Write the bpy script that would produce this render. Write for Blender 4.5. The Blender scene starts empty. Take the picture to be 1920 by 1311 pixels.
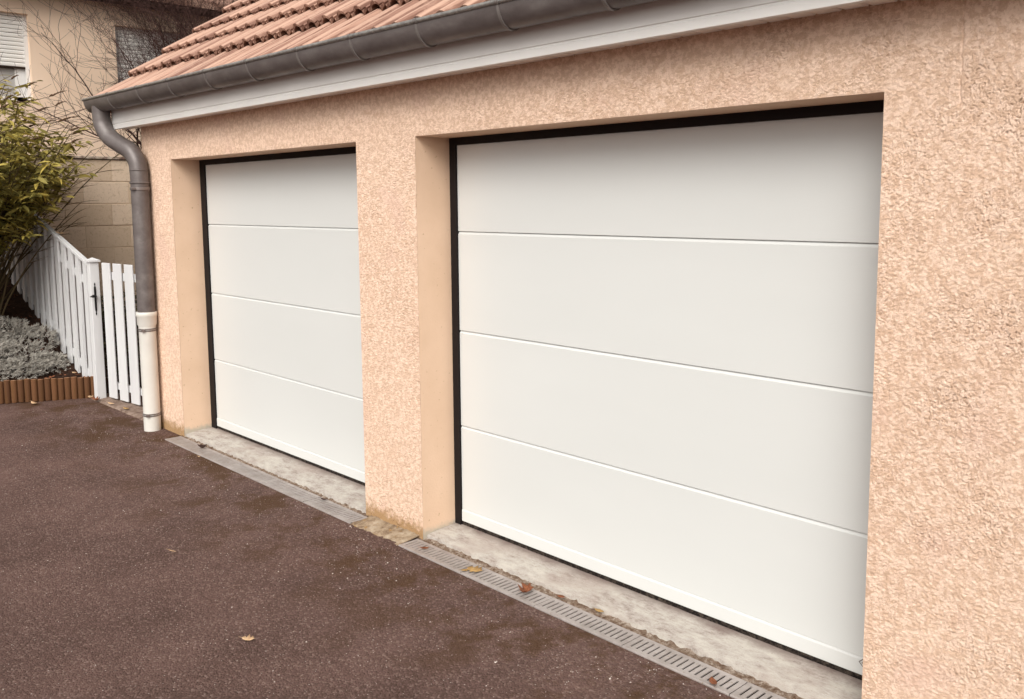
import bpy, bmesh, math, random
import numpy as np
from mathutils import Vector, Matrix, noise

random.seed(7)
RNG = np.random.default_rng(11)
scene = bpy.context.scene
COL = scene.collection
R = math.radians

# ------------------------------------------------------------------ camera
CP = dict(f=1700.0, cx=2.31, cy=-2.793, cz=1.707, yaw=0.811, pit=-0.114, rol=-0.007, px=980.878, py=573.967)
cam_data = bpy.data.cameras.new('camera')
cam = bpy.data.objects.new('camera', cam_data)
COL.objects.link(cam)
y_, p_, r_ = CP['yaw'], CP['pit'], CP['rol']
Fv = Vector((-math.sin(y_)*math.cos(p_), math.cos(y_)*math.cos(p_), math.sin(p_)))
Rv = Vector((math.cos(y_), math.sin(y_), 0))
Uv = Rv.cross(Fv)
R2 = math.cos(r_)*Rv + math.sin(r_)*Uv
U2 = -math.sin(r_)*Rv + math.cos(r_)*Uv
m = Matrix((R2, U2, -Fv)).transposed().to_4x4()
m.translation = Vector((CP['cx'], CP['cy'], CP['cz']))
cam.matrix_world = m
cam_data.sensor_width = 36.0
cam_data.lens = CP['f']/1920*36.0
cam_data.shift_x = -(CP['px']-960)/1920
cam_data.shift_y = (CP['py']-655.5)/1920
cam_data.clip_end = 500
scene.camera = cam

# ------------------------------------------------------------------ light
SUN_EL, SUN_AZ = R(42), R(146)          # azimuth as x=sin, y=cos
world = bpy.data.worlds.new('World')
scene.world = world
world.use_nodes = True
wn, wl = world.node_tree.nodes, world.node_tree.links
wn.clear()
wo = wn.new('ShaderNodeOutputWorld')
wb = wn.new('ShaderNodeBackground')
sky = wn.new('ShaderNodeTexSky')
sky.sky_type = 'NISHITA'
sky.sun_disc = False
sky.sun_elevation = SUN_EL
sky.sun_rotation = SUN_AZ
sky.air_density = 1.0
sky.dust_density = 4.0
hs = wn.new('ShaderNodeHueSaturation')
hs.inputs['Saturation'].default_value = 0.12      # cloud cover: nearly grey sky
tint = wn.new('ShaderNodeMix'); tint.data_type = 'RGBA'; tint.blend_type = 'MULTIPLY'
tint.inputs['Factor'].default_value = 1.0
tint.inputs['B'].default_value = (1.0, 0.985, 0.95, 1)
wl.new(sky.outputs[0], hs.inputs['Color'])
wl.new(hs.outputs[0], tint.inputs['A'])
wl.new(tint.outputs['Result'], wb.inputs['Color'])
wl.new(wb.outputs[0], wo.inputs[0])
wb.inputs['Strength'].default_value = 0.105

sd = bpy.data.lights.new('sun', 'SUN')
sd.energy = 1.5
sd.angle = R(45)
sd.color = (1.0, 0.97, 0.92)
sun = bpy.data.objects.new('sun', sd)
COL.objects.link(sun)
sdir = Vector((math.sin(SUN_AZ)*math.cos(SUN_EL), math.cos(SUN_AZ)*math.cos(SUN_EL), math.sin(SUN_EL)))
sun.rotation_euler = sdir.to_track_quat('Z', 'Y').to_euler()

vs = scene.view_settings
vs.view_transform = 'Standard'
vs.look = 'None'
vs.exposure = 0.75
vs.gamma = 1.0
vs.use_curve_mapping = False

# ------------------------------------------------------------------ helpers
WORLD = {}                                   # object -> world origin


def tag(o, label=None, cat=None, group=None, kind=None):
    if label: o['label'] = label
    if cat: o['category'] = cat
    if group: o['group'] = group
    if kind: o['kind'] = kind
    return o


def link(o, parent=None, at=(0, 0, 0)):
    COL.objects.link(o)
    at = Vector(at)
    if parent is not None:
        o.parent = parent
        o.location = at - WORLD[parent.name]
    else:
        o.location = at
    WORLD[o.name] = at
    return o


def empty(name, at, **kw):
    o = bpy.data.objects.new(name, None)
    o.empty_display_size = 0.1
    link(o, None, at)
    return tag(o, **kw)


class MB:
    def __init__(self):
        self.v, self.f = [], []

    def add(self, vs_, fs_):
        n = len(self.v)
        self.v += [tuple(p) for p in vs_]
        self.f += [tuple(i+n for i in f) for f in fs_]
        return self

    def box(self, a, b):
        (x0, y0, z0), (x1, y1, z1) = a, b
        return self.add([(x0, y0, z0), (x1, y0, z0), (x1, y1, z0), (x0, y1, z0),
                         (x0, y0, z1), (x1, y0, z1), (x1, y1, z1), (x0, y1, z1)],
                        [(3, 2, 1, 0), (4, 5, 6, 7), (0, 1, 5, 4), (1, 2, 6, 5), (2, 3, 7, 6), (3, 0, 4, 7)])

    def hexa(self, p):                       # 8 points, bottom 4 then top 4
        return self.add(p, [(3, 2, 1, 0), (4, 5, 6, 7), (0, 1, 5, 4), (1, 2, 6, 5), (2, 3, 7, 6), (3, 0, 4, 7)])

    def prism_x(self, prof, x0, x1, closed=True):   # prof = [(y,z)...] extruded along x
        n = len(prof)
        vv = [(x0, p[0], p[1]) for p in prof]+[(x1, p[0], p[1]) for p in prof]
        ff = [(i, (i+1) % n, (i+1) % n+n, i+n) for i in range(n if closed else n-1)]
        if closed:
            ff += [tuple(range(n-1, -1, -1)), tuple(range(n, 2*n))]
        return self.add(vv, ff)

    def tube(self, pts, rad, n=8, cap=True):
        pts = [Vector(p) for p in pts]
        if not hasattr(rad, '__len__'): rad = [rad]*len(pts)
        base = len(self.v)
        ref = None
        for i, p in enumerate(pts):
            d = (pts[min(i+1, len(pts)-1)]-pts[max(i-1, 0)]).normalized()
            if ref is None:
                ref = Vector((0, 0, 1)) if abs(d.z) < .9 else Vector((1, 0, 0))
            a = (ref-d*ref.dot(d)).normalized()
            ref = a
            b = d.cross(a)
            for k in range(n):
                t = 2*math.pi*k/n
                self.v.append(tuple(p+(a*math.cos(t)+b*math.sin(t))*rad[i]))
        for i in range(len(pts)-1):
            for k in range(n):
                q = base+i*n
                self.f.append((q+k, q+(k+1) % n, q+(k+1) % n+n, q+k+n))
        if cap:
            self.f.append(tuple(base+k for k in range(n-1, -1, -1)))
            self.f.append(tuple(base+(len(pts)-1)*n+k for k in range(n)))
        return self

    def mesh(self, name, mat, origin=(0, 0, 0), smooth=False, bevel=0, segs=2, angle=None):
        ox, oy, oz = origin
        me = bpy.data.meshes.new(name)
        me.from_pydata([(x-ox, y-oy, z-oz) for x, y, z in self.v], [], self.f)
        if bevel:
            bm = bmesh.new(); bm.from_mesh(me)
            es = [e for e in bm.edges if len(e.link_faces) == 2 and e.calc_face_angle(0) > .6]
            bmesh.ops.bevel(bm, geom=es, offset=bevel, segments=segs, affect='EDGES', profile=.5)
            bm.to_mesh(me); bm.free()
        me.update()
        me.materials.append(mat)
        if smooth:
            me.shade_smooth()
            if angle: me.set_sharp_from_angle(angle=angle)
        return me

    def build(self, name, mat, parent=None, at=None, **kw):
        tags = {k: kw.pop(k) for k in ('label', 'cat', 'group', 'kind') if k in kw}
        if at is None:
            if parent is not None: at = WORLD[parent.name]
            else:
                a = np.array(self.v); at = ((a[:, 0].min()+a[:, 0].max())/2, (a[:, 1].min()+a[:, 1].max())/2, a[:, 2].min())
        me = self.mesh(name, mat, at, **kw)
        o = bpy.data.objects.new(name, me)
        link(o, parent, at)
        return tag(o, **tags)


def inst(name, me, parent, at, mat3=None):
    o = bpy.data.objects.new(name, me)
    link(o, parent, at)
    if mat3 is not None:
        o.rotation_euler = mat3.to_euler() if hasattr(mat3, 'to_euler') else mat3
    return o


# ------------------------------------------------------------------ materials
class Mat:
    def __init__(self, name, rough=.8, spec=.3, metal=0):
        self.m = bpy.data.materials.new(name)
        self.m.use_nodes = True
        self.n, self.l = self.m.node_tree.nodes, self.m.node_tree.links
        self.b = self.n['Principled BSDF']
        self.b.inputs['Roughness'].default_value = rough
        self.b.inputs['Specular IOR Level'].default_value = spec
        self.b.inputs['Metallic'].default_value = metal
        self.tc = self.n.new('ShaderNodeTexCoord')
        self.geo = self.n.new('ShaderNodeNewGeometry')
        self.pos = self.geo.outputs['Position']

    def map(self, scale, src=None, loc=(0, 0, 0)):
        mp = self.n.new('ShaderNodeMapping')
        mp.inputs['Scale'].default_value = scale
        mp.inputs['Location'].default_value = loc
        self.l.new(src or self.pos, mp.inputs['Vector'])
        return mp.outputs[0]

    def noise(self, scale, det=3, rough=.55, src=None, dist=0):
        t = self.n.new('ShaderNodeTexNoise')
        t.inputs['Scale'].default_value = scale
        t.inputs['Detail'].default_value = det
        t.inputs['Roughness'].default_value = rough
        t.inputs['Distortion'].default_value = dist
        self.l.new(src or self.pos, t.inputs['Vector'])
        return t.outputs['Fac']

    def voro(self, scale, feat='F1', src=None, out='Distance'):
        t = self.n.new('ShaderNodeTexVoronoi')
        t.feature = feat
        t.inputs['Scale'].default_value = scale
        self.l.new(src or self.pos, t.inputs['Vector'])
        return t.outputs[out]

    def ramp(self, fac, stops):
        t = self.n.new('ShaderNodeValToRGB')
        e = t.color_ramp.elements
        while len(e) < len(stops): e.new(.5)
        for i, (p, c) in enumerate(stops):
            e[i].position = p
            e[i].color = (*c, 1) if len(c) == 3 else c
        self.l.new(fac, t.inputs[0])
        return t.outputs[0]

    def mix(self, fac, a, b, mode='MIX'):
        t = self.n.new('ShaderNodeMix')
        t.data_type = 'RGBA'
        t.blend_type = mode
        for s, v in (('Factor', fac), ('A', a), ('B', b)):
            if isinstance(v, (int, float)): t.inputs[s].default_value = v
            elif isinstance(v, tuple): t.inputs[s].default_value = (*v, 1)
            else: self.l.new(v, t.inputs[s])
        return t.outputs['Result']

    def math(self, op, a, b=0.0, c=None):
        t = self.n.new('ShaderNodeMath')
        t.operation = op
        for i, v in enumerate((a, b) if c is None else (a, b, c)):
            if isinstance(v, (int, float)): t.inputs[i].default_value = v
            else: self.l.new(v, t.inputs[i])
        return t.outputs[0]

    def xyz(self, src=None):
        t = self.n.new('ShaderNodeSeparateXYZ')
        self.l.new(src or self.pos, t.inputs[0])
        return t.outputs

    def rnd(self):
        t = self.n.new('ShaderNodeObjectInfo')
        return t.outputs['Random']

    def col(self, c):
        if isinstance(c, tuple): self.b.inputs['Base Color'].default_value = (*c, 1)
        else: self.l.new(c, self.b.inputs['Base Color'])
        return self

    def rough(self, r):
        self.l.new(r, self.b.inputs['Roughness'])
        return self

    def bump(self, h, dist=.01, strength=1.0):
        t = self.n.new('ShaderNodeBump')
        t.inputs['Distance'].default_value = dist
        t.inputs['Strength'].default_value = strength
        self.l.new(h, t.inputs['Height'])
        self.l.new(t.outputs[0], self.b.inputs['Normal'])
        return self


def smooth_step(M, v, a, b):
    t = M.n.new('ShaderNodeMapRange')
    t.interpolation_type = 'SMOOTHSTEP'
    t.inputs['From Min'].default_value = a
    t.inputs['From Max'].default_value = b
    M.l.new(v, t.inputs['Value'])
    return t.outputs[0]


# rough render: geometry carries the relief, the shader adds the fine grain and stains
def render_mat(name, fine=True):
    M = Mat(name, .92, .12)
    big = M.noise(1.3, 4, .6)
    c = M.ramp(big, [(.3, (.66, .448, .322)), (.7, (.71, .495, .36))])
    blot = M.noise(46, 6, .78, dist=.1)
    c = M.mix(smooth_step(M, blot, .46, .55), c, (.85, .632, .495))
    grain = M.noise(210, 3, .7)
    c = M.mix(smooth_step(M, grain, .62, .72), c, (.56, .385, .265))
    c = M.mix(smooth_step(M, grain, .40, .30), c, (.84, .64, .49))
    if fine:
        z = M.xyz()[2]
        # splash-back dirt near the ground
        n = M.noise(22, 4, .7)
        edge = M.math('SUBTRACT', M.math('ADD', z, .06), M.math('MULTIPLY', n, .17))
        f = smooth_step(M, edge, .025, -.05)
        c = M.mix(f, c, (.40, .25, .13))
        spk = smooth_step(M, M.noise(75, 4, .7), .58, .66)
        f2 = smooth_step(M, edge, .10, -.02)
        c = M.mix(M.math('MULTIPLY', f2, spk), c, (.22, .13, .07))
        pink = M.noise(2.7, 2, .5)
        c = M.mix(M.math('MULTIPLY', smooth_step(M, pink, .55, .75), .35), c, (.68, .44, .36))
    M.col(c)
    M.bump(M.noise(260, 5, .75), .004, 1)
    return M.m


m_render = render_mat('rough_render')

M = Mat('smooth_plaster', .85, .15)
c = M.ramp(M.noise(3, 4, .6), [(.3, (.64, .45, .315)), (.7, (.71, .51, .37))])
c = M.mix(smooth_step(M, M.noise(45, 3, .6), .66, .75), c, (.42, .28, .18))
z = M.xyz()[2]
f = smooth_step(M, M.math('SUBTRACT', z, M.math('MULTIPLY', M.noise(14, 4, .7), .10)), -.03, -.08)
c = M.mix(f, c, (.42, .37, .30))
M.col(c).bump(M.noise(90, 4, .6), .002, .5)
m_plaster = M.m

M = Mat('door_white', .34, .45)
c = M.ramp(M.noise(.8, 3, .5, M.map((1, 1, 3))), [(.3, (.600, .607, .592)), (.7, (.62, .627, .612))])
M.col(c)
M.bump(M.noise(1, 3, .6, M.map((60, 60, 420))), .0006, .35)
m_door = M.m

M = Mat('door_rail_white', .25, .5)
M.col((.63, .635, .62)); m_rail = M.m
M = Mat('black_rubber', .7, .25)
M.col((.008, .005, .005)); m_black = M.m
M = Mat('dirty_rubber', .9, .15)
c = M.ramp(M.noise(60, 4, .7), [(.45, (.012, .009, .008)), (.75, (.09, .07, .055))])
M.col(c); m_seal = M.m

M = Mat('pvc_white', .38, .4)
c = M.ramp(M.noise(1, 4, .6, M.map((2.2, 6, 9))), [(.3, (.64, .615, .59)), (.65, (.70, .68, .655))])
M.col(c); m_fascia = M.m
M = Mat('soffit_white', .45, .35)
M.col(M.mix(M.math('MULTIPLY', M.rnd(), .5), (.82, .78, .73), (.88, .84, .79))); m_soffit = M.m
M = Mat('dark_gap', .9, .1); M.col((.03, .018, .013)); m_gap = M.m

M = Mat('zinc', .5, .45, .2)
c = M.ramp(M.noise(5, 5, .65, M.map((1, 2, 2))), [(.3, (.095, .078, .074)), (.55, (.135, .115, .11)), (.8, (.20, .18, .17))])
M.col(c)
M.rough(M.ramp(M.noise(9, 3), [(.3, (.36,)*3), (.7, (.55,)*3)]))
M.bump(M.noise(14, 3, .5), .002, .3)
m_zinc = M.m
M = Mat('zinc_bright', .38, .6, .55)
M.col(M.ramp(M.noise(30, 4, .7), [(.35, (.20, .19, .18)), (.7, (.42, .40, .37))])); m_zinc2 = M.m
M = Mat('zinc_bracket', .45, .5, .2); M.col((.17, .15, .14)); m_zinc3 = M.m
M = Mat('clamp_steel', .5, .5, .6); M.col((.22, .19, .18)); m_clamp = M.m

M = Mat('clay_tile', .78, .25)
r = M.rnd()
c = M.mix(r, (.22, .115, .085), (.44, .265, .195))
st = M.noise(1, 4, .6, M.map((46, 2.2, 8), M.tc.outputs['Object']))  # weathering streaks that also paint in the shaded lines beside the tile rolls
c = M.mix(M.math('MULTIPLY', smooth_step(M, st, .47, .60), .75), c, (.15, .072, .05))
st2 = M.noise(1, 3, .6, M.map((38, 1.5, 5), M.tc.outputs['Object'], (3, 7, 1)))
c = M.mix(M.math('MULTIPLY', smooth_step(M, st2, .52, .62), .6), c, (.54, .35, .265))
c = M.mix(M.math('MULTIPLY', smooth_step(M, M.noise(9, 5, .7), .5, .75), .55), c, (.47, .30, .225))
c = M.mix(M.math('MULTIPLY', smooth_step(M, M.noise(26, 5, .75), .58, .72), .6), c, (.20, .10, .07))
M.col(c).bump(M.noise(120, 3, .6), .0015, .5)
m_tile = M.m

M = Mat('sill_concrete', .85, .25)
n1 = M.noise(11, 9, .82, M.map((.7, 1.6, 1)))
c = M.ramp(n1, [(.38, (.24, .19, .165)), (.47, (.37, .33, .295)), (.60, (.47, .435, .385))])
c = M.mix(M.math('MULTIPLY', smooth_step(M, M.noise(2.2, 4, .6), .5, .66), .55), c, (.33, .27, .235))
c = M.mix(smooth_step(M, M.noise(90, 4, .75), .60, .72), c, (.22, .17, .14))
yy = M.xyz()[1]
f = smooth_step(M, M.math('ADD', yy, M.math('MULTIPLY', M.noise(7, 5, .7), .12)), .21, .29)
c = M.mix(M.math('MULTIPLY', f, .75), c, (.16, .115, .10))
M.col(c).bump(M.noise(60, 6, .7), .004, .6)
m_sill = M.m

M = Mat('mortar_joint', .95, .1)
c = M.ramp(M.noise(35, 5, .75), [(.35, (.10, .055, .035)), (.5, (.21, .15, .11)), (.68, (.45, .38, .32))])
M.col(c).bump(M.noise(110, 5, .75), .008, 1)
m_mortar = M.m
M = Mat('haunch_cement', .95, .1)
c = M.ramp(M.noise(14, 5, .7), [(.36, (.16, .105, .07)), (.52, (.33, .25, .17)), (.7, (.47, .40, .31))])
c = M.mix(smooth_step(M, M.noise(23, 4, .7), .58, .68), c, (.33, .19, .06))
M.col(c).bump(M.noise(80, 5, .7), .008, 1)
m_haunch = M.m
M = Mat('kerb_concrete', .95, .1)
c = M.ramp(M.noise(16, 5, .7), [(.36, (.13, .085, .065)), (.6, (.27, .20, .16))])
M.col(c).bump(M.noise(80, 5, .7), .006, 1)
m_kerb = M.m

M = Mat('galvanised', .5, .5, .25)
c = M.ramp(M.noise(12, 5, .7), [(.35, (.29, .25, .23)), (.65, (.40, .355, .335))])
c = M.mix(smooth_step(M, M.noise(55, 4, .7), .6, .7), c, (.24, .18, .13))
M.col(c).bump(M.noise(120, 3), .001, .4)
m_galv = M.m

# asphalt: dark bituminous binder, pale stone flecks, mossy brown patches
M = Mat('asphalt', .9, .2)
big = M.noise(1.1, 7, .72)
c = M.ramp(big, [(.36, (.088, .048, .036)), (.66, (.245, .145, .120))])
ag = M.voro(120, out='Color')
sep = M.n.new('ShaderNodeSeparateColor'); M.l.new(ag, sep.inputs[0])
dm = M.voro(120)
tone = M.ramp(sep.outputs[0], [(0, (.085, .047, .039)), (.5, (.145, .084, .071)), (.85, (.21, .130, .112)), (1, (.38, .27, .235))])
c = M.mix(.55, c, tone)
sp2 = M.voro(75, out='Color')
s2 = M.n.new('ShaderNodeSeparateColor'); M.l.new(sp2, s2.inputs[0])
d2 = M.voro(75)
fl = M.math('MULTIPLY', M.math('GREATER_THAN', s2.outputs[1], .978), M.math('LESS_THAN', d2, .22))
c = M.mix(fl, c, (.50, .42, .38))
xx = M.xyz()
near = smooth_step(M, M.math('ADD', xx[1], M.math('MULTIPLY', M.noise(1.7, 4, .6), 1.3)), -.45, .45)
moss = smooth_step(M, M.noise(3.3, 5, .75), .44, .62)
c = M.mix(M.math('MULTIPLY', M.math('MULTIPLY', near, moss), .95), c, (.095, .046, .021))
lite = smooth_step(M, M.noise(46, 5, .8), .55, .7)
c = M.mix(M.math('MULTIPLY', M.math('MULTIPLY', near, lite), .5), c, (.23, .15, .085))
M.col(c)
hh = M.math('ADD', M.math('MULTIPLY', dm, -.9), M.math('MULTIPLY', M.noise(38, 6, .8), 2.2))
M.bump(hh, .011, 1)
m_asphalt = M.m

M = Mat('asphalt_chip', .7, .4)
M.col(M.ramp(M.noise(9, 2), [(.4, (.30, .23, .20)), (.6, (.62, .54, .49))])); m_chip = M.m

M = Mat('soil', .97, .1)
c = M.ramp(M.noise(22, 5, .75), [(.35, (.022, .012, .009)), (.6, (.055, .028, .018)), (.75, (.10, .055, .033))])
M.col(c).bump(M.noise(40, 5, .75), .03, 1)
m_soil = M.m

M = Mat('picket_white', .5, .4)
c = M.ramp(M.noise(1.2, 4, .6, M.map((6, 6, 1.2))), [(.3, (.58, .575, .58)), (.7, (.66, .655, .655))])
M.col(c); m_white = M.m
M = Mat('pipe_white', .35, .45)
c = M.ramp(M.noise(5, 4, .6), [(.3, (.60, .575, .53)), (.7, (.67, .65, .60))])
M.col(c); m_pipe = M.m
M = Mat('iron_black', .45, .5, .4); M.col((.01, .008, .008)); m_iron = M.m

M = Mat('half_log', .85, .2)
c = M.mix(M.rnd(), (.085, .037, .017), (.135, .060, .027))
c = M.mix(M.math('MULTIPLY', smooth_step(M, M.noise(1, 5, .7, M.map((70, 70, 6))), .45, .7), .6), c, (.09, .045, .012))
M.col(c).bump(M.noise(1, 4, .6, M.map((160, 160, 12))), .002, .5)
m_log = M.m
M = Mat('log_top', .9, .15)
M.col(M.ramp(M.noise(40, 4), [(.35, (.25, .12, .06)), (.65, (.42, .24, .14))])); m_logtop = M.m

M = Mat('concrete_block', .95, .1)
c = M.mix(M.rnd(), (.56, .43, .31), (.70, .56, .43))
c = M.mix(smooth_step(M, M.noise(30, 5, .75), .5, .72), c, (.42, .31, .215))
M.col(c).bump(M.noise(70, 5, .75), .006, 1)
m_block = M.m
M = Mat('block_mortar', .95, .1); M.col(M.ramp(M.noise(30, 4, .7), [(.35, (.56, .43, .31)), (.65, (.70, .56, .42))])); m_bmort = M.m
M = Mat('coping', .9, .15); M.col(M.ramp(M.noise(14, 5, .7), [(.4, (.14, .09, .07)), (.6, (.50, .42, .34))])); m_cope = M.m

M = Mat('house_render', .9, .12)
c = M.ramp(M.noise(1.1, 4, .6), [(.3, (.78, .585, .44)), (.7, (.82, .63, .48))])
M.col(c).bump(M.noise(90, 4, .7), .004, .6)
m_house = M.m
M = Mat('shutter', .5, .35); M.col((.78, .75, .71)); m_shut = M.m
M = Mat('window_frame', .4, .4); M.col((.72, .70, .68)); m_wframe = M.m
M = Mat('curtained_glass', .12, .6); M.col((.42, .40, .38)); m_glass = M.m
M = Mat('eave_dark', .8, .2); M.col((.06, .035, .025)); m_eave = M.m
M = Mat('brown_wood', .8, .2); M.col(M.ramp(M.noise(1, 4, .6, M.map((4, 40, 40))), [(.3, (.12, .06, .035)), (.7, (.22, .12, .07))])); m_bwood = M.m


def leaf_mat(name, c0, c1, c2, trans=.25):
    M = Mat(name, .6, .3)
    g = M.noise(9, 3)
    a = M.n.new('ShaderNodeAttribute'); a.attribute_name = 'tone'
    c = M.ramp(a.outputs['Fac'], [(0, c0), (.5, c1), (1, c2)])
    c = M.mix(M.math('MULTIPLY', g, .3), c, c0)
    M.col(c)
    try: M.b.inputs['Transmission Weight'].default_value = 0
    except Exception: pass
    tr = M.n.new('ShaderNodeBsdfTranslucent')
    mx = M.n.new('ShaderNodeMixShader')
    mx.inputs[0].default_value = trans
    M.l.new(c, tr.inputs['Color'])
    M.l.new(M.b.outputs[0], mx.inputs[1]); M.l.new(tr.outputs[0], mx.inputs[2])
    M.l.new(mx.outputs[0], M.n['Material Output'].inputs[0])
    return M.m


m_budd = leaf_mat('buddleia_leaf', (.12, .11, .03), (.38, .31, .08), (.72, .56, .13))
m_silver = leaf_mat('silver_leaf', (.26, .24, .21), (.42, .39, .345), (.60, .565, .51), .1)
m_ivy = leaf_mat('low_leaf', (.03, .03, .012), (.07, .06, .03), (.20, .16, .09), .1)
M = Mat('bark_brown', .9, .15); M.col(M.ramp(M.noise(40, 4), [(.35, (.03, .014, .012)), (.65, (.07, .036, .03))])); m_bark = M.m
M = Mat('stem_olive', .85, .15); M.col((.085, .06, .03)); m_stem = M.m
M = Mat('dead_flower', .95, .1); M.col(M.ramp(M.noise(120, 3), [(.35, (.05, .028, .016)), (.65, (.14, .08, .045))])); m_spike = M.m


def dead_leaf_mat(name, a, b):
    M = Mat(name, .75, .25)
    M.col(M.ramp(M.noise(70, 4, .7), [(.35, a), (.65, b)]))
    return M.m


m_lbrown = dead_leaf_mat('leaf_brown', (.10, .032, .015), (.28, .10, .045))
m_lyellow = dead_leaf_mat('leaf_yellow', (.27, .15, .05), (.42, .27, .11))
m_lpale = dead_leaf_mat('leaf_pale', (.50, .30, .16), (.64, .45, .28))
m_ldark = dead_leaf_mat('leaf_dark', (.03, .015, .012), (.08, .04, .03))

# ------------------------------------------------------------------ ground
GZ = -.06
X1L, X1R, X2L, X2R = -4.396, -1.935, -1.402, 1.007
ZT, DD, HD = 2.039, .225, 2.0
XA, XB = -4.93, 3.45

mb = MB()
# asphalt sheet with gentle relief near the camera (fine grid), big skirt outside
def asphalt_h(x, y):
    return .006*noise.noise(Vector((x*.9, y*.9, 0)))+.003*noise.noise(Vector((x*4, y*4, 3)))
gx = [-60, -30, -14, -9]+[i*.1-8 for i in range(0, 141)]+[8, 14, 30, 60]
gy = [-60, -30, -12, -6]+[i*.1-5 for i in range(0, 49)]+[-.145, -.02, .0, .3, 1, 3, 8, 20, 60]
for yv in gy:
    for xv in gx:
        inside = -8 < xv < 6 and -5 < yv < -.25
        mb.v.append((xv, yv, GZ-.002+(asphalt_h(xv, yv) if inside else 0)))
W = len(gx)
trench = [(-4.43, -1.885), (-1.432, 3.1)]
for j in range(len(gy)-1):
    for i in range(W-1):
        q = j*W+i
        if gy[j] >= -.146 and gy[j+1] <= -.019 and any(gx[i] > a_-.06 and gx[i+1] < b_+.06 for a_, b_ in trench):
            continue
        mb.f.append((q, q+1, q+1+W, q+W))
mb.build('ground', m_asphalt, smooth=True, kind='structure', at=(0, 0, 0))

# pale stone chips standing a little proud of the asphalt
mb = MB()
rr = random.Random(3)
for i in range(5200):
    x = rr.uniform(-6.2, 1.2); y = -rr.uniform(.16, 3.1)
    if rr.random() < .16: y = -.16-abs(rr.gauss(0, .22))
    s = rr.uniform(.0012, .0030)*(1 if rr.random() < .9 else 1.7)
    z = GZ-.002+asphalt_h(x, y)
    a = rr.random()*6.28
    v = []
    for k in range(5):
        t = a+k*1.257
        q = s*rr.uniform(.7, 1.3)
        v.append((x+q*math.cos(t), y+q*math.sin(t), z-.0005))
    v.append((x+s*.2, y, z+s*.9))
    mb.add(v, [(k, (k+1) % 5, 5) for k in range(5)])
mb.build('stone_chips', m_chip, kind='stuff', at=(0, 0, 0))

# ------------------------------------------------------------------ garage
garage = empty('garage', (-4.93, 0, GZ), label='salmon rendered garage with two white sectional doors, clay tile roof and zinc gutter', cat='garage')


def bandpass(n, cell, wl_, bw, ax=1.0, seed=0):
    g = np.random.default_rng(seed).standard_normal((n, n))
    fy = np.fft.fftfreq(n, cell)[:, None]
    fx = np.fft.fftfreq(n, cell)[None, :]*ax
    k = np.hypot(fx, fy)
    k0 = 1/wl_
    H = np.exp(-((k-k0)/(bw*k0))**2)
    o = np.fft.ifft2(np.fft.fft2(g)*H).real
    return o/o.std()


TEXN, CELL = 1600, .0015
tA = bandpass(TEXN, CELL, .0175, .6, 1.08, 1)
tB = bandpass(TEXN, CELL, .0095, .6, 1.05, 2)
tC = bandpass(TEXN, CELL, .11, .7, 1.0, 3)
tD = bandpass(TEXN, CELL, .0065, .5, 1.0, 4)


def samp(t, x, z, ox=0.0, oz=0.0):
    u = (x+ox)/CELL; v = (z+oz)/CELL
    i0 = np.floor(u).astype(int); j0 = np.floor(v).astype(int)
    fu = u-i0; fv = v-j0
    i0 %= TEXN; j0 %= TEXN
    i1 = (i0+1) % TEXN; j1 = (j0+1) % TEXN
    return (t[j0, i0]*(1-fu)*(1-fv)+t[j0, i1]*fu*(1-fv)+t[j1, i0]*(1-fu)*fv+t[j1, i1]*fu*fv)


def relief(x, z):
    a = samp(tA, x, z); b = samp(tB, x, z, .7, .3); c_ = samp(tC, x, z, .2, .9); d = samp(tD, x, z, .1, .5)
    sm = np.clip((c_+.2)/1.6, 0, 1)                 # trowelled patches, smoother
    crev = np.exp(-(a/.19)**2)*np.clip(.35+.9*b, 0, 1)
    crev2 = np.exp(-(b/.22)**2)*np.clip(.1+.6*c_+.3*a, 0, 1)
    step = 1/(1+np.exp(-6*(a+.35*b-.3*c_)))
    lf = np.clip(.75+.35*samp(tC, x*.35, z*.35, .5, .1), .25, 1.4)
    h = .0016*step - .0085*crev*lf - .0045*crev2*(1-.5*sm)*lf + .0004*d
    return h*(1-.35*sm)


def dist_edge(x, z):
    d = np.full(x.shape, 9.0)
    for a, b in ((X1L, X1R), (X2L, X2R)):
        dx = np.maximum(np.maximum(a-x, x-b), 0)
        dz = np.maximum(z-ZT, 0)
        d = np.minimum(d, np.hypot(dx, dz))
    return d


xs = [1.75]
while xs[-1] > XA:
    D = .725*(2.31-xs[-1])+.688*2.79
    xs.append(xs[-1]-max(.0018, D/907*.8))
xs = np.array(sorted(set(xs[:-1])))
for e in (XA, X1L, X1R, X2L, X2R):
    xs[np.argmin(abs(xs-e))] = e
zs = np.arange(GZ-.03, 2.335, .0025)
zs[np.argmin(abs(zs-ZT))] = ZT
XX, ZZ = np.meshgrid(xs, zs)
hh_ = relief(XX, ZZ)
de = dist_edge(XX, ZZ)
kf = np.clip(de/.006, 0, 1)
YY = -.0055-hh_*kf
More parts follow.
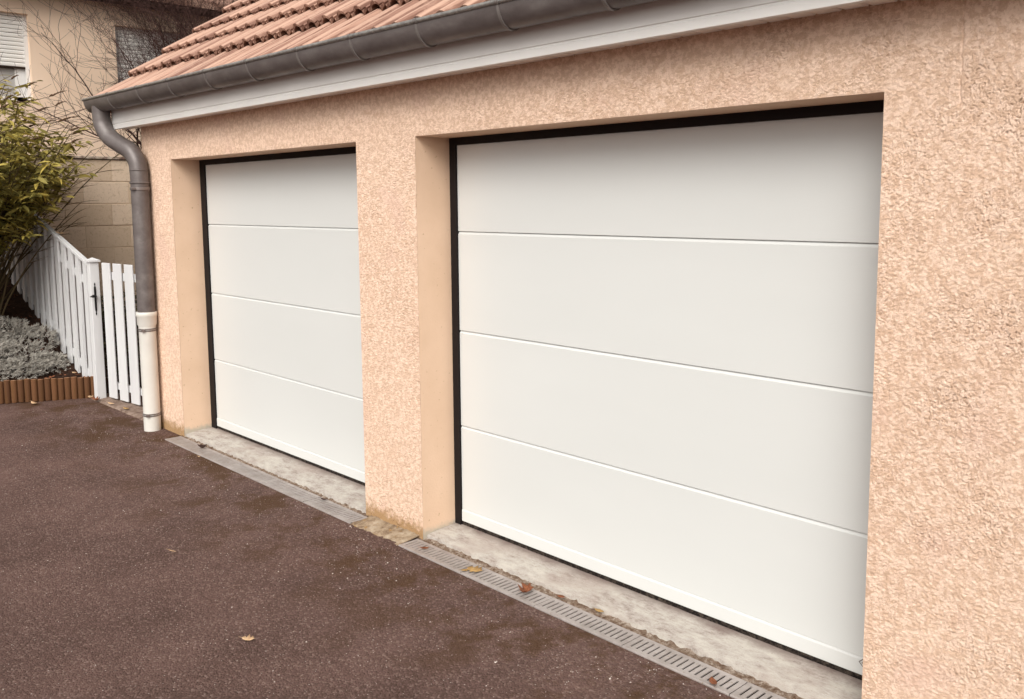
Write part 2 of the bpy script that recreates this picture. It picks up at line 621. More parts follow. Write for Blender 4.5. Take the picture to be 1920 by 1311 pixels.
# crack running down from the soffit on the right
cx_ = 1.235+.0012*np.sin(ZZ*70)+.001*np.sin(ZZ*171)
YY += .005*np.exp(-((XX-cx_)/.002)**2)*(ZZ > 1.98)
nx, nz = len(xs), len(zs)
cxm = (xs[:-1]+xs[1:])/2; czm = (zs[:-1]+zs[1:])/2
CX, CZ = np.meshgrid(cxm, czm)
open_ = (((CX > X1L) & (CX < X1R)) | ((CX > X2L) & (CX < X2R))) & (CZ < ZT)
jj, ii = np.nonzero(~open_)
q0 = jj*nx+ii
faces = np.stack([q0, q0+1, q0+1+nx, q0+nx], 1)
used = np.unique(faces)
remap = np.full(nx*nz, -1); remap[used] = np.arange(len(used))
faces = remap[faces]
co = np.stack([XX.ravel()[used], YY.ravel()[used], ZZ.ravel()[used]], 1)-np.array(WORLD['garage'])
me = bpy.data.meshes.new('wall')
me.vertices.add(len(co)); me.vertices.foreach_set('co', co.astype(np.float32).ravel())
me.loops.add(len(faces)*4); me.loops.foreach_set('vertex_index', faces.astype(np.int32).ravel())
me.polygons.add(len(faces)); me.polygons.foreach_set('loop_start', np.arange(0, len(faces)*4, 4, dtype=np.int32))
me.update(calc_edges=True)
me.shade_smooth()
me.materials.append(m_render)
o = bpy.data.objects.new('wall', me); link(o, garage, WORLD['garage'])
print('facade quads', len(faces))

# remaining walls
mb = MB()
mb.box((1.75, -.0045, GZ-.03), (XB, .2, 2.335))
mb.box((XB-.2, .2, GZ-.03), (XB, 5.2, 2.6))
mb.box((XA, 5.2, GZ-.03), (XB, 5.4, 2.6))
mb.build('wall', m_render, garage)
# left side wall with gable, behind the corner
mb = MB()
mb.prism_x([(-.004, GZ-.03), (5.2, GZ-.03), (5.2, 2.5), (2.55, 4.42), (-.004, 2.54)], XA-.003, XA+.2)
mb.build('side_wall', m_render, garage)

# reveals
for a, b in ((X1L, X1R), (X2L, X2R)):
    mb = MB()
    mb.box((a-.1, -.0035, GZ), (a, DD+.1, ZT+.1))
    mb.box((b, -.0035, GZ), (b+.1, DD+.1, ZT+.1))
    mb.box((a, -.0035, ZT), (b, DD+.1, ZT+.1))
    mb.build('door_reveal', m_plaster, garage)
# thin corner beads
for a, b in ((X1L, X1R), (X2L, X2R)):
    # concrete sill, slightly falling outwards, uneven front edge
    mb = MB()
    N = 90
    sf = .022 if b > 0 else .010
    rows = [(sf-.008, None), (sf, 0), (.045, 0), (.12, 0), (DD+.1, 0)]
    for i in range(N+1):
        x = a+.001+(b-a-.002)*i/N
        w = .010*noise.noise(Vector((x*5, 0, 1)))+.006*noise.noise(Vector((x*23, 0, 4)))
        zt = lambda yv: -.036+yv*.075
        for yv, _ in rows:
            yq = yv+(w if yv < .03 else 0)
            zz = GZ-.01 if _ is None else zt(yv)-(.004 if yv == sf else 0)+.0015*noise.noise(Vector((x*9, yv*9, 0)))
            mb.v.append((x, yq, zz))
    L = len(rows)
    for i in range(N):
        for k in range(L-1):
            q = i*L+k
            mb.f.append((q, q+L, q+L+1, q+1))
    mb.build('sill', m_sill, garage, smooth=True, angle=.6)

# mortar / dirt joint between drain and sill
for a, b in ((X1L, X1R), (X2L, XB-1.2)):
    mb = MB()
    N = 260
    ys = [-.024, -.012, .002, .016, .032]
    for i in range(N+1):
        x = a-.03+(b-a+.06)*i/N
        for k, yv in enumerate(ys):
            h = .011*noise.noise(Vector((x*22, yv*60, 2)))+.009*noise.noise(Vector((x*80, yv*120, 7)))
            mb.v.append((x, yv, GZ-.002+(.004, .007, .006, .008, .012)[k]+h*(.4 if k == 0 else 1)))
    for i in range(N):
        for k in range(4):
            q = i*5+k
            mb.f.append((q, q+5, q+6, q+1))
    mb.build('mortar_strip', m_mortar, garage, smooth=True)

# cement haunch at the foot of the pillar between the doors (and bit at the left corner)
for a, b in ((-1.880, -1.4335),):
    mb = MB()
    N = 40
    ys = [-.150, -.125, -.08, -.03, .004]
    for i in range(N+1):
        t = i/N
        x = a+(b-a)*t
        for k, yv in enumerate(ys):
            h = .008*noise.noise(Vector((x*14, yv*20, 5)))+.005*noise.noise(Vector((x*45, yv*45, 9)))
            wob = .02*noise.noise(Vector((x*8, 3, 1))) if k < 2 else 0
            prof = (-.006, .002, .012, .022, .030)[k]
            mb.v.append((x, yv+wob, GZ+prof*(.55+.15*t)+(h if k else 0)))
    for i in range(N):
        for k in range(4):
            q = i*5+k
            mb.f.append((q, q+5, q+6, q+1))
    mb.build('cement_haunch', m_haunch, garage, smooth=True)

# garage doors
PZ = [0.0, .526, 1.038, 1.558, 2.075]
for a, b, wl_, lab in ((X1L, X1R, -4.316, 'narrow looking far door'), (X2L, X2R, -1.353, 'near door')):
    # black surround: rubber gap around the leaf
    mb = MB()
    mb.box((a-.02, DD-.012, -.02), (wl_-.002, DD+.05, ZT+.05))
    mb.box((b-.03, DD-.012, -.02), (b+.05, DD+.05, ZT+.05))
    mb.box((wl_-.002, DD-.012, HD), (b-.03, DD+.05, ZT+.05))
    mb.box((a-.05, DD+.045, -.05), (b+.05, DD+.09, ZT+.08))
    door = mb.build('garage_door', m_black, garage)
    for k in range(4):
        z0, z1 = PZ[k], PZ[k+1]
        # panel with a rolled joint: sloped lip below, small recess above
        y0 = DD
        prof = [(y0+.003, z0+.0005), (y0+.0006, z0+.0015), (y0, z0+.003), (y0, z1-.014), (y0+.0075, z1-.0015), (y0+.012, z1-.0003), (y0+.04, z1-.0008), (y0+.04, z0+.0005)]
        if k == 0:
            prof = [(y0+.002, .066), (y0, .069), (y0, z1-.014), (y0+.0075, z1-.0015), (y0+.012, z1-.0003), (y0+.04, z1-.0008), (y0+.04, .066)]
        if k == 3:
            prof = [(y0+.003, z0+.0005), (y0+.0006, z0+.0015), (y0, z0+.003), (y0, HD), (y0+.04, HD), (y0+.04, z0+.0005)]
        mb = MB().prism_x(prof, wl_, b-.003)
        mb.build('panel', m_door, door)
    mb = MB().prism_x([(DD-.003, .002), (DD-.0035, .004), (DD-.0035, .058), (DD-.0002, .0672), (DD+.03, .0672), (DD+.03, .002)], wl_, b-.003)
    mb.build('bottom_rail', m_rail, door)
    mb = MB()
    mb.box((wl_, DD-.001, -.026), (b-.002, DD+.03, .0015))
    mb.build('bottom_seal', m_seal, door)
    if b > 0:
        # small square emblem set on its point, half hidden by the wall
        M2 = MB()
        cx0, cz0 = .921, .050
        for s, dz in ((.036, 0), (.024, 0)):
            pass
        for i in range(3):
            s0 = .036-.011*i; s1 = s0-.005
            v = []
            for s in (s0, s1):
                v += [(cx0-s, DD-.0046, cz0), (cx0, DD-.0046, cz0-s), (cx0+s*.5, DD-.0046, cz0), (cx0, DD-.0046, cz0+s)]
            M2.add(v, [(0, 1, 5, 4), (3, 0, 4, 7)])
        M2.build('emblem', m_clamp, door)

# soffit planks and fascia
FX0, FX1 = -5.135, XB+.2
SZ = 2.304
mb = MB().box((FX0+.005, -.13, SZ+.014), (FX1, .02, SZ+.03))
soffit = mb.build('soffit', m_gap, garage)
nP = int((FX1-FX0-.01)/.0895)
pm = MB()
pm.prism_x([(0, 0)], 0, 0) if False else None
pm.hexa([(0, -.128, 0), (.0812, -.128, 0), (.0812, -.0065, 0), (0, -.0065, 0), (0, -.128, .012), (.0812, -.128, .012), (.0812, -.0065, .012), (0, -.0065, .012)])
pmesh = pm.mesh('soffit_plank', m_soffit, bevel=.004, segs=1)
rr = random.Random(5)
for i in range(nP):
    x = FX0+.008+i*.0895
    if x < XA-.02: pass
    inst('soffit_plank', pmesh, soffit, (x, rr.uniform(-.001, .0015), SZ+rr.uniform(0, .0012)))
FH = .135
prof = [(-.142, SZ-.012), (-.150, SZ-.010), (-.150, SZ+.022), (-.1445, SZ+.026), (-.1445, SZ+.031), (-.149, SZ+.034), (-.149, SZ+.24), (-.128, SZ+.24), (-.128, SZ-.012)]
MB().prism_x(prof, FX0, FX1).build('fascia', m_fascia, garage)

# verge: underside boards of the left overhang + barge board
mb = MB()
th = .633
def slope(k, off=0): return (-.2+k*.344*math.cos(th), 2.578+k*.344*math.sin(th)+off)
(ya, za), (yb, zb) = slope(.3, -.115), slope(8.2, -.115)
mb.hexa([(-5.27, ya, za-.02), (XA+.05, ya, za-.02), (XA+.05, yb, zb-.02), (-5.27, yb, zb-.02), (-5.27, ya, za), (XA+.05, ya, za), (XA+.05, yb, zb), (-5.27, yb, zb)])
mb.build('verge_soffit', m_bwood, garage)
mb = MB()
mb.hexa([(-5.29, ya, za-.10), (-5.27, ya, za-.10), (-5.27, yb, zb-.10), (-5.29, yb, zb-.10), (-5.29, ya, za+.05), (-5.27, ya, za+.05), (-5.27, yb, zb+.05), (-5.29, yb, zb+.05)])
mb.build('barge_board', m_bwood, garage)

# gutter
def gz(x): return 2.535-.0052*(x+5.32)        # lip height
GX0, GX1 = -5.325, XB+.25
mb = MB()
GR = .0735
N = 22
pts_o = []
for k in range(N+1):
    t = math.pi*k/N
    pts_o.append((-.2165-GR*math.cos(t), -GR*1.30*math.sin(t)))
pts_i = [( -.2165-(GR-.003)*math.cos(math.pi*k/N), -(GR*1.30-.003)*math.sin(math.pi*k/N)) for k in range(N, -1, -1)]
prof = pts_o+pts_i
n = len(prof)
xs_g = [GX0, FX0+1, -2, 0, GX1]
for x in xs_g:
    for (yy_, zz_) in prof: mb.v.append((x, yy_, gz(x)-.010+zz_))
for i in range(len(xs_g)-1):
    for k in range(n):
        q = i*n
        mb.f.append((q+k, q+n+k, q+n+(k+1) % n, q+(k+1) % n))
gutter = mb.build('gutter', m_zinc, garage, smooth=True, angle=.8)
# rolled lip
mb = MB().tube([(GX0-.004, -.2900, gz(GX0)-.006), (GX1, -.2900, gz(GX1)-.006)], .0105, 12)
mb.build('gutter_lip', m_zinc2, gutter, smooth=True, angle=1)
# end stop
mb = MB()
v = [(GX0, p[0], gz(GX0)-.010+p[1]) for p in pts_o]
v2 = [(GX0+.002, p[0], gz(GX0)-.010+p[1]) for p in pts_o]
nn = len(v)
mb.add(v+v2, [tuple(range(nn)), tuple(range(2*nn-1, nn-1, -1))]+[(i, i+1, i+1+nn, i+nn) for i in range(nn-1)]+[(nn-1, 0, nn, 2*nn-1)])
mb.build('end_cap', m_zinc, gutter)
# brackets: strap outside the trough and a tab over the lip
bx = [-5.25+.0, -4.80, -4.235, -3.70, -3.145, -2.60, -2.035, -1.528, -1.0, -.46, .08, .62, 1.16, 1.7, 2.24, 2.78]
bx = bx[1:]
for i, x in enumerate(bx):
    mb = MB()
    w = .007
    ro, ri = GR+.0035, GR-.001
    v = []
    for k in range(N+1):
        t = math.pi*k/N
        for rr_, sx in ((ro, -w), (ro, w), (ri, w), (ri, -w)):
            v.append((x+sx, -.2165-rr_*math.cos(t), gz(x)-.012-rr_*1.30*math.sin(t)))
    f = []
    for k in range(N):
        for s in range(4):
            f.append((k*4+s, k*4+(s+1) % 4, k*4+4+(s+1) % 4, k*4+4+s))
    mb.add(v, f)
    mb.tube([(x-.010, -.2900, gz(x)-.006), (x+.010, -.2900, gz(x)-.006)], .0135, 10)
    mb.box((x-.012, -.290, gz(x)+.002), (x+.012, -.14, gz(x)+.0045))
    mb.build('gutter_bracket', m_zinc3, gutter, smooth=True, angle=.8)

# downpipe
def catmull(P, n=8):
    P = [Vector(p) for p in P]
    P = [P[0]*2-P[1]]+P+[P[-1]*2-P[-2]]
    out = []
    for i in range(1, len(P)-2):
        for k in range(n):
            t = k/n
            out.append(.5*((2*P[i])+(P[i+1]-P[i-1])*t+(2*P[i-1]-5*P[i]+4*P[i+1]-P[i+2])*t*t+(3*P[i]-P[i-1]-3*P[i+1]+P[i+2])*t**3))
    out.append(P[-2])
    return out


PX, PY, PR = -4.80, -.087, .066
path = catmull([(-5.155, -.2165, 2.47), (-5.158, -.2165, 2.39), (-5.145, -.210, 2.315), (-5.085, -.190, 2.235), (-4.975, -.150, 2.17), (-4.875, -.112, 2.115), (-4.815, -.091, 2.03), (PX, PY, 1.93)], 7)
mb = MB().tube(path+[Vector((PX, PY, z)) for z in (1.8, 1.4, .9, .82)], PR, 28, False)
down = mb.build('downpipe', m_zinc, garage, smooth=True)
def ring(z0, z1, r, name, mat, parent, x=PX, y=PY, bev=.003):
    mb = MB()
    n = 28
    prof = [(r-.004, z0), (r, z0+bev), (r, z1-bev), (r-.004, z1)]
    v = []
    for k in range(n):
        t = 2*math.pi*k/n
        for (q, z) in prof: v.append((x+q*math.cos(t), y+q*math.sin(t), z))
    mb.add(v, [(k*4+s, ((k+1) % n)*4+s, ((k+1) % n)*4+s+1, k*4+s+1) for k in range(n) for s in range(3)])
    return mb.build(name, mat, parent, smooth=True, angle=.7)
ring(1.965, 1.972, PR+.0035, 'pipe_seam', m_zinc, down)
# clamp: two beads and a band with a screw lug
ring(1.868, 1.882, PR+.0075, 'pipe_clamp', m_zinc, down)
c1 = ring(1.818, 1.842, PR+.0065, 'pipe_clamp', m_clamp, down)
MB().box((PX+.03, PY-PR-.016, 1.822), (PX+.055, PY-PR+.02, 1.838)).build('screw_lug', m_clamp, down)
# white lower pipe
PX2, PY2 = -4.804, -.087
mb = MB()
prof = [(.060, .848), (.0755, .848), (.0785, .853), (.0785, .872), (.074, .880), (.066, .880)]
n = 32
def lathe(prof, x, y, n=32):
    v = []
    for k in range(n):
        t = 2*math.pi*k/n
        for (q, z) in prof: v.append((x+q*math.cos(t), y+q*math.sin(t), z))
    L = len(prof)
    return v, [(k*L+s, ((k+1) % n)*L+s, ((k+1) % n)*L+s+1, k*L+s+1) for k in range(n) for s in range(L-1)]
v, f = lathe([(.0635, GZ-.01), (.0635, .765), (.0650, .770), (.0725, .785), (.0735, .842), (.0785, .848), (.0785, .872), (.0745, .880), (.064, .880), (.060, .86)], PX2, PY2, 36)
low = MB().add(v, f).build('drain_pipe', m_pipe, garage, smooth=True, angle=.7)
for z in (.728, .055):
    ring(z, z+.010, .0685, 'pipe_clamp', m_clamp, low, PX2, PY2, .002)
    ring(z+.014, z+.024, .0685, 'pipe_clamp', m_clamp, low, PX2, PY2, .002)
    MB().box((PX2+.045, PY2-.066, z+.003), (PX2+.062, PY2-.04, z+.021)).build('screw_lug', m_clamp, low)

# roof deck and tiles
def up(k, w=0): return (-.2+k*.344*math.cos(th)-w*math.sin(th), 2.578+k*.344*math.sin(th)+w*math.cos(th))
mb = MB()
(y0, z0), (y1, z1) = up(.12, -.10), up(10.2, -.10)
(y2, z2), (y3, z3) = up(10.2, -.075), up(.12, -.075)
mb.prism_x([(y0, z0), (y1, z1), (y2, z2), (y3, z3)], -5.26, XB+.3)
mb.prism_x([(y1, z1), (y1+2.8, z1-2.05), (y1+2.8, z1-2.0), (y2, z2+.02)], -5.26, XB+.3)
roof = mb.build('roof', m_bwood, garage)


def tile_mesh(seed):
    r = random.Random(seed)
    TW, TL = .3262, .425
    prof = []
    unit = [(.000, .000), (.004, .006), (.014, .018), (.028, .027), (.044, .031), (.060, .029), (.072, .022), (.080, .012),
            (.0825, .004), (.075, -.006), (.078, -.016), (.088, -.016), (.096, -.004), (.110, .002), (.122, .009), (.130, .010), (.1355, .004),
            (.130, -.006), (.133, -.014), (.142, -.014), (.152, -.004)]
    for c_ in range(2):
        prof += [(u_+c_*.166, h_) for (u_, h_) in unit]
    prof.append((TW, -.003))
    n = len(prof)-1
    mb = MB()
    vs_ = (0, .012, .344, TL)
    for j, v in enumerate(vs_):
        sag = -.002*r.random()
        for (u, h) in prof:
            mb.v.append((u, v, h-.031-.066*(v/TL)*.75+(-.002 if j == 0 else 0)))
    for j, v in enumerate(vs_):
        for (u, h) in prof:
            mb.v.append((u, v, h-.031-.066*(v/TL)*.75-.020))
    P = n+1
    top = lambda j, i: j*P+i
    bot = lambda j, i: (len(vs_)+j)*P+i
    for j in range(len(vs_)-1):
        for i in range(n):
            mb.f.append((top(j, i), top(j, i+1), top(j+1, i+1), top(j+1, i)))
            mb.f.append((bot(j, i+1), bot(j, i), bot(j+1, i), bot(j+1, i+1)))
        mb.f.append((top(j, 0), top(j+1, 0), bot(j+1, 0), bot(j, 0)))
        mb.f.append((top(j, n), bot(j, n), bot(j+1, n), top(j+1, n)))
    for i in range(n):
        mb.f.append((top(0, i+1), top(0, i), bot(0, i), bot(0, i+1)))
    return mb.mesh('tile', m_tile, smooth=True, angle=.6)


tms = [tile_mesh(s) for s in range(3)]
rr = random.Random(21)
for k in range(0, 10):
    for c_ in range(0, 27):
        x = -5.385+c_*.3305
        y, z = up(k if k else -.22, 0)
        e = (th+rr.uniform(-.006, .006), 0, rr.uniform(-.005, .005))
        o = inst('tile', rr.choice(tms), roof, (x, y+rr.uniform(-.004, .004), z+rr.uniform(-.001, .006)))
        o.rotation_euler = e

# ------------------------------------------------------------------ drains
def grate_mesh(L, nslot, name, start=0.014, pitch=.028):
    bm = bmesh.new()
    y0, y1 = -.1445, -.0205
    sy0, sy1 = -.120, -.040
    xs_ = [0.0]
    x = start
    sl = []
    for i in range(nslot):
        xs_ += [x, x+.0085]; sl.append(x); x += pitch
    xs_.append(L)
    mb = MB()
    ys_ = [y0, y0+.003, sy0, sy1, y1-.003, y1]
    zt = [-.004, 0, -.0015, -.0015, 0, -.004]
    for xv in xs_:
        for yv, zz in zip(ys_, zt): mb.v.append((xv, yv, zz))
    n6 = 6
    for i in range(len(xs_)-1):
        slot = (i % 2 == 1)
        for k in range(5):
            if slot and k == 2: continue
            q = i*n6+k
            mb.f.append((q, q+n6, q+n6+1, q+1))
    # slot walls
    for s in sl:
        x0, x1 = s, s+.0085
        zt0, zb0 = -.0015, -.006
        mb.add([(x0, sy0, zt0), (x1, sy0, zt0), (x1, sy1, zt0), (x0, sy1, zt0), (x0, sy0, zb0), (x1, sy0, zb0), (x1, sy1, zb0), (x0, sy1, zb0)],
               [(0, 4, 5, 1), (1, 5, 6, 2), (2, 6, 7, 3), (3, 7, 4, 0)])
    mb.add([(0, y0, -.004), (L, y0, -.004), (L, y0, -.02), (0, y0, -.02)], [(0, 1, 2, 3)])
    mb.add([(0, y1, -.004), (L, y1, -.004), (L, y1, -.02), (0, y1, -.02)], [(3, 2, 1, 0)])
    for xe, o_ in ((0, 1), (L, -1)):
        mb.add([(xe, y0, -.02), (xe, y1, -.02), (xe, y1, -.003), (xe, y0, -.003)], [(0, 1, 2, 3)])
    bm.free()
    return mb.mesh(name, m_galv)


M = Mat('silt', .97, .1); M.col(M.ramp(M.noise(60, 4), [(.35, (.07, .045, .03)), (.65, (.17, .12, .085))])); m_silt = M.m
GZT = GZ+.0045
for a, b, lab in ((-4.43, -1.885, 'slotted metal drain channel before the far garage door, left end filled with silt'),
                  (-1.432, 3.1, 'slotted metal drain channel before the near garage door with curled brown leaf')):
    dr = empty('drain_channel', (a, -.08, GZ), label=lab, cat='drain', group='drain channels at the foot of the garage doors')
    mb = MB()
    mb.box((a, -.150, GZ-.12), (b, -.015, GZ-.09))
    mb.box((a-.03, -.150, GZ-.09), (b+.03, -.1412, GZT-.021))
    mb.box((a-.03, -.0238, GZ-.09), (b+.03, -.012, GZT-.021))
    mb.box((a-.03, -.1412, GZ-.09), (a, -.0238, GZ-.003))
    mb.box((b, -.1412, GZ-.09), (b+.03, -.0238, GZ-.003))
    mb.build('channel_bed', m_gap, dr)
    n = round((b-a)/.507)
    L = (b-a)/n
    gm = grate_mesh(L-.003, int((L-.02)/.028), 'grate', (L-int((L-.02)/.028)*.028)/2+.008)
    for i in range(n):
        inst('grate', gm, dr, (a+i*L+.0015, rr.uniform(-.0015, .0015), GZT+rr.uniform(0, .0015)))
    if a < -4:
        mb = MB()
        N = 60
        for i in range(N+1):
            x = a+.015+1.2*i/N
            hq = GZT-.0036-.007*max(0, i/N-.35)/.65+.0012*noise.noise(Vector((x*25, 0, 0)))
            mb.v += [(x, -.1215, hq), (x, -.0385, hq)]
        mb.f += [(2*i, 2*i+2, 2*i+3, 2*i+1) for i in range(N)]
        mb.build('silt', m_silt, dr, kind='stuff')

# ------------------------------------------------------------------ kerb, gate, post, fence
mb = MB()
N = 40
prof_k = [(-.062, -.004), (-.045, .010), (.02, .016), (.12, .018)]
for i in range(N+1):
    x = -6.50+1.62*i/N
    yb_ = .02+.02*(i/N)
    for k, (yy_, zz_) in enumerate(prof_k):
        h = .006*noise.noise(Vector((x*18, yy_*20, 0)))
        mb.v.append((x, yb_+yy_+(.01*noise.noise(Vector((x*9, 0, 0))) if k < 2 else 0), GZ+zz_+h*(k > 0)))
for i in range(N):
    for k in range(3):
        q = i*4+k
        mb.f.append((q, q+4, q+5, q+1))
mb.build('kerb', m_kerb, smooth=True, label='narrow rough concrete kerb under the white picket gate', cat='kerb')

gate = empty('picket_gate', (-6.20, .045, -.02), label='white picket gate with wide boards beside the grey downpipe', cat='gate')
GA = R(6.5)
gd = Vector((math.cos(GA), math.sin(GA), 0)); gn = Vector((-math.sin(GA), math.cos(GA), 0))
go = Vector((-6.19, .045, 0))
def gbox(mb, s0, s1, n0, n1, z0, z1):
    p = []
    for z in (z0, z1):
        for (s, n_) in ((s0, n0), (s1, n0), (s1, n1), (s0, n1)):
            q = go+gd*s+gn*n_
            p.append((q.x, q.y, z))
    mb.hexa(p)
for i in range(6):
    s = .03+i*.204
    mb = MB(); gbox(mb, s, s+.146, .006, .020, -.028, 1.196)
    mb.build('picket', m_white, gate, bevel=.004)
for z0, z1 in ((.055, .115), (1.045, 1.115)):
    mb = MB(); gbox(mb, 0, 1.2, .027, .058, z0, z1)
    mb.build('rail', m_white, gate, bevel=.003)

fence = empty('board_fence', (-6.25, .03, -.05), label='white board fence with sloping top rail climbing beside the flower bed', cat='fence')
def ftop(x): return 1.262+.277*(-6.683-x)
def fbot(x): return .105+.371*(-6.896-x)
# post
mb = MB().box((-6.318, -.022, GZ), (-6.238, .058, 1.200))
post = mb.build('post', m_white, fence, bevel=.004)
mb = MB()
mb.box((-6.330, -.034, 1.200), (-6.226, .070, 1.216))
mb.add([(-6.330, -.034, 1.216), (-6.226, -.034, 1.216), (-6.226, .070, 1.216), (-6.330, .070, 1.216), (-6.278, .018, 1.240)], [(0, 1, 4), (1, 2, 4), (2, 3, 4), (3, 0, 4)])
mb.build('post_cap', m_white, post)
# latch plate with pointed ends and a lever towards the drive
mb = MB()
yc = .012
v = []
prof_h = [(.72, .002), (.735, .006), (.75, .003), (.765, .008), (.80, .009), (.95, .009), (.975, .008), (.985, .003), (1.0, .006), (1.015, .001)]
vv = [(-6.2345, yc-w, z) for z, w in prof_h]+[(-6.2345, yc+w, z) for z, w in prof_h]
vb = [(-6.238, yc-w, z) for z, w in prof_h]+[(-6.238, yc+w, z) for z, w in prof_h]
n_ = len(prof_h)
mb.add(vv+vb, [(i, n_+i, n_+i+1, i+1) for i in range(n_-1)]+[(2*n_+i, i, i+1, 2*n_+i+1) for i in range(n_-1)]+[(n_+i, 3*n_+i, 3*n_+i+1, n_+i+1) for i in range(n_-1)])
latch = mb.build('latch_plate', m_iron, post)
mb = MB().tube([(-6.236, yc, .895), (-6.208, yc, .895), (-6.204, yc-.008, .895), (-6.204, yc-.03, .896), (-6.204, yc-.058, .893)], [.006, .006, .009, .014, .002], 8)
mb.build('lever', m_iron, latch, smooth=True)
# boards (front layer and back layer), rails
FE = -9.5
x = -6.40; i = 0
bw, pt = .098, .197
def fboard(x1, x0, y0, y1, name='board'):
    mb = MB()
    z00, z01, z10, z11 = fbot(x0)-.02, ftop(x0)-.008-(y0>.05)*.05, fbot(x1)-.02, ftop(x1)-.008-(y0>.05)*.05
    mb.hexa([(x0, y0, z00), (x1, y0, z10), (x1, y1, z10), (x0, y1, z00), (x0, y0, z01), (x1, y0, z11), (x1, y1, z11), (x0, y1, z01)])
    return mb.build(name, m_white, fence)
while x > FE:
    fboard(x, x-bw, .000, .020)
    fboard(x+(.088 if i else 0), x+.01-(.0 if i else .02), .052, .066)
    x -= pt; i += 1
def frail(off0, off1, y0, y1, fn, name):
    mb = MB()
    x0, x1 = FE, -6.318
    mb.hexa([(x0, y0, fn(x0)+off0), (x1, y0, fn(x1)+off0), (x1, y1, fn(x1)+off0), (x0, y1, fn(x0)+off0), (x0, y0, fn(x0)+off1), (x1, y0, fn(x1)+off1), (x1, y1, fn(x1)+off1), (x0, y1, fn(x0)+off1)])
    return mb.build(name, m_white, fence, bevel=.003)
frail(-.006, .022, -.012, .034, ftop, 'top_rail')
frail(.12, .19, .022, .060, fbot, 'rail')
frail(-.24, -.17, .022, .060, ftop, 'rail')
frail(-.05, .012, -.03, -.002, fbot, 'bottom_rail')

# ------------------------------------------------------------------ bed with half-log edging, soil
ea, eb = Vector((-6.40, .035, 0)), Vector((-6.40-.439*2.6, .035-.899*2.6, 0))
ed = (eb-ea).normalized()
en = Vector((-ed.y, ed.x, 0))
if en.x < 0: en = -en
edging = empty('log_edging', (ea.x, ea.y, GZ), label='low edging of upright brown half logs in front of the flower bed', cat='edging')
def logmesh(h, s):
    mb = MB()
    n = 8; r = .0275
    pts = [(r*math.cos(math.pi*k/n-math.pi/2+math.pi/2), r*math.sin(math.pi*k/n)) for k in range(n+1)]
    v = []
    for z, q in ((0, 1), (h-.006, 1), (h, .9)):
        for (a_, b_) in pts:
            v.append((ed.x*a_*q+en.x*b_*q, ed.y*a_*q+en.y*b_*q, z))
    P = n+1
    mb.add(v, [(j*P+i, j*P+i+1, (j+1)*P+i+1, (j+1)*P+i) for j in range(2) for i in range(n)]+[(j*P+n, j*P, (j+1)*P, (j+1)*P+n) for j in range(2)])
    mb.add(v[-P:], [tuple(range(P))])
    me = mb.mesh('half_log', m_log, smooth=True, angle=.7)
    me.materials.append(m_logtop)
    me.polygons[len(me.polygons)-1].material_index = 1
    return me
lms = [logmesh(h, 0) for h in (.198, .204, .210, .202)]
rr = random.Random(8)
for i in range(47):
    p = ea+ed*(.028+i*.0548)
    inst('half_log', rr.choice(lms), edging, (p.x, p.y, GZ-.004+rr.uniform(-.003, .003)+i*.0003))

def xe(y): return ea.x+(y-ea.y)*(ed.x/ed.y) if y < ea.y else ea.x-.02
def soil_h(x, y):
    d = max(0, xe(y)-x)
    h = .105+.03*min(d, 1)*0+(.0 if d < .35 else (d-.35)*.36)
    if y > .1: h = min(h, .5)
    return h+.022*noise.noise(Vector((x*5, y*5, 0)))+.012*noise.noise(Vector((x*17, y*17, 3)))
mb = MB()
NX, NY = 90, 80
for j in range(NY+1):
    y = -2.3+j*(4.3)/NY
    for i in range(NX+1):
        t = i/NX
        x = xe(y)-.004-4.2*t**1.25
        mb.v.append((x, y, soil_h(x, y)))
for j in range(NY):
    for i in range(NX):
        q = j*(NX+1)+i
        mb.f.append((q+1, q, q+NX+1, q+NX+2))
# skirt behind the logs
mb.build('garden_soil', m_soil, smooth=True, kind='structure', at=(0, 0, 0))
mb = MB()
for (p, q) in ((ea, eb),):
    mb.add([(p.x-.006, p.y, GZ), (q.x-.006, q.y, GZ), (q.x-.006, q.y, .10), (p.x-.006, p.y, .10)], [(0, 1, 2, 3)])
mb.add([(ea.x-.02, .03, GZ), (ea.x-.02, 2, GZ), (ea.x-.02, 2, .10), (ea.x-.02, .03, .10)], [(0, 1, 2, 3)])
mb.build('soil_bank', m_soil, kind='structure', at=(0, 0, 0))

# ------------------------------------------------------------------ block retaining wall + terrace
BX = -8.5
bwall = empty('block_wall', (BX, .1, GZ), label='tan concrete block retaining wall behind the white gate', cat='wall')
mb = MB().box((BX-.2, .12, GZ), (BX-.002, 6.0, 2.212))
mb.build('wall_core', m_bmort, bwall)
bms = []
for s in range(3):
    mb = MB().box((-.012, 0, 0), (.0, .4945, .2405))
    bms.append(mb.mesh('block', m_block, bevel=.003, segs=1))
halfm = MB().box((-.006, 0, 0), (.0, .2465, .2475)).mesh('block', m_block, bevel=.004, segs=1)
offs = {0: .51, 1: .69, 2: .49, 3: .69, 4: .49, 5: .69, 6: .49, 7: .69, 8: .49}
rr = random.Random(4)
for k in range(9):
    zt = 2.226-.25*k
    y = offs[k]-.5
    while y < 5.2:
        y0 = max(y, .12)
        if y0 == y:
            o = inst('block', rr.choice(bms), bwall, (BX+.005+rr.uniform(-.002, .003), y+.0018, zt-.2487))
        elif y+.5-.12 > .1:
            me_ = MB().box((-.006, 0, 0), (0, y+.5-.12-.003, .2475)).mesh('block', m_block, bevel=.004, segs=1)
            inst('block', me_, bwall, (BX+.004, .12, zt-.2487))
        y += .5
mb = MB()
y = .1
while y < 5.8:
    L = .98
    mb.box((BX-.26, y, 2.224), (BX+.026, y+L-.004, 2.252)); y += L
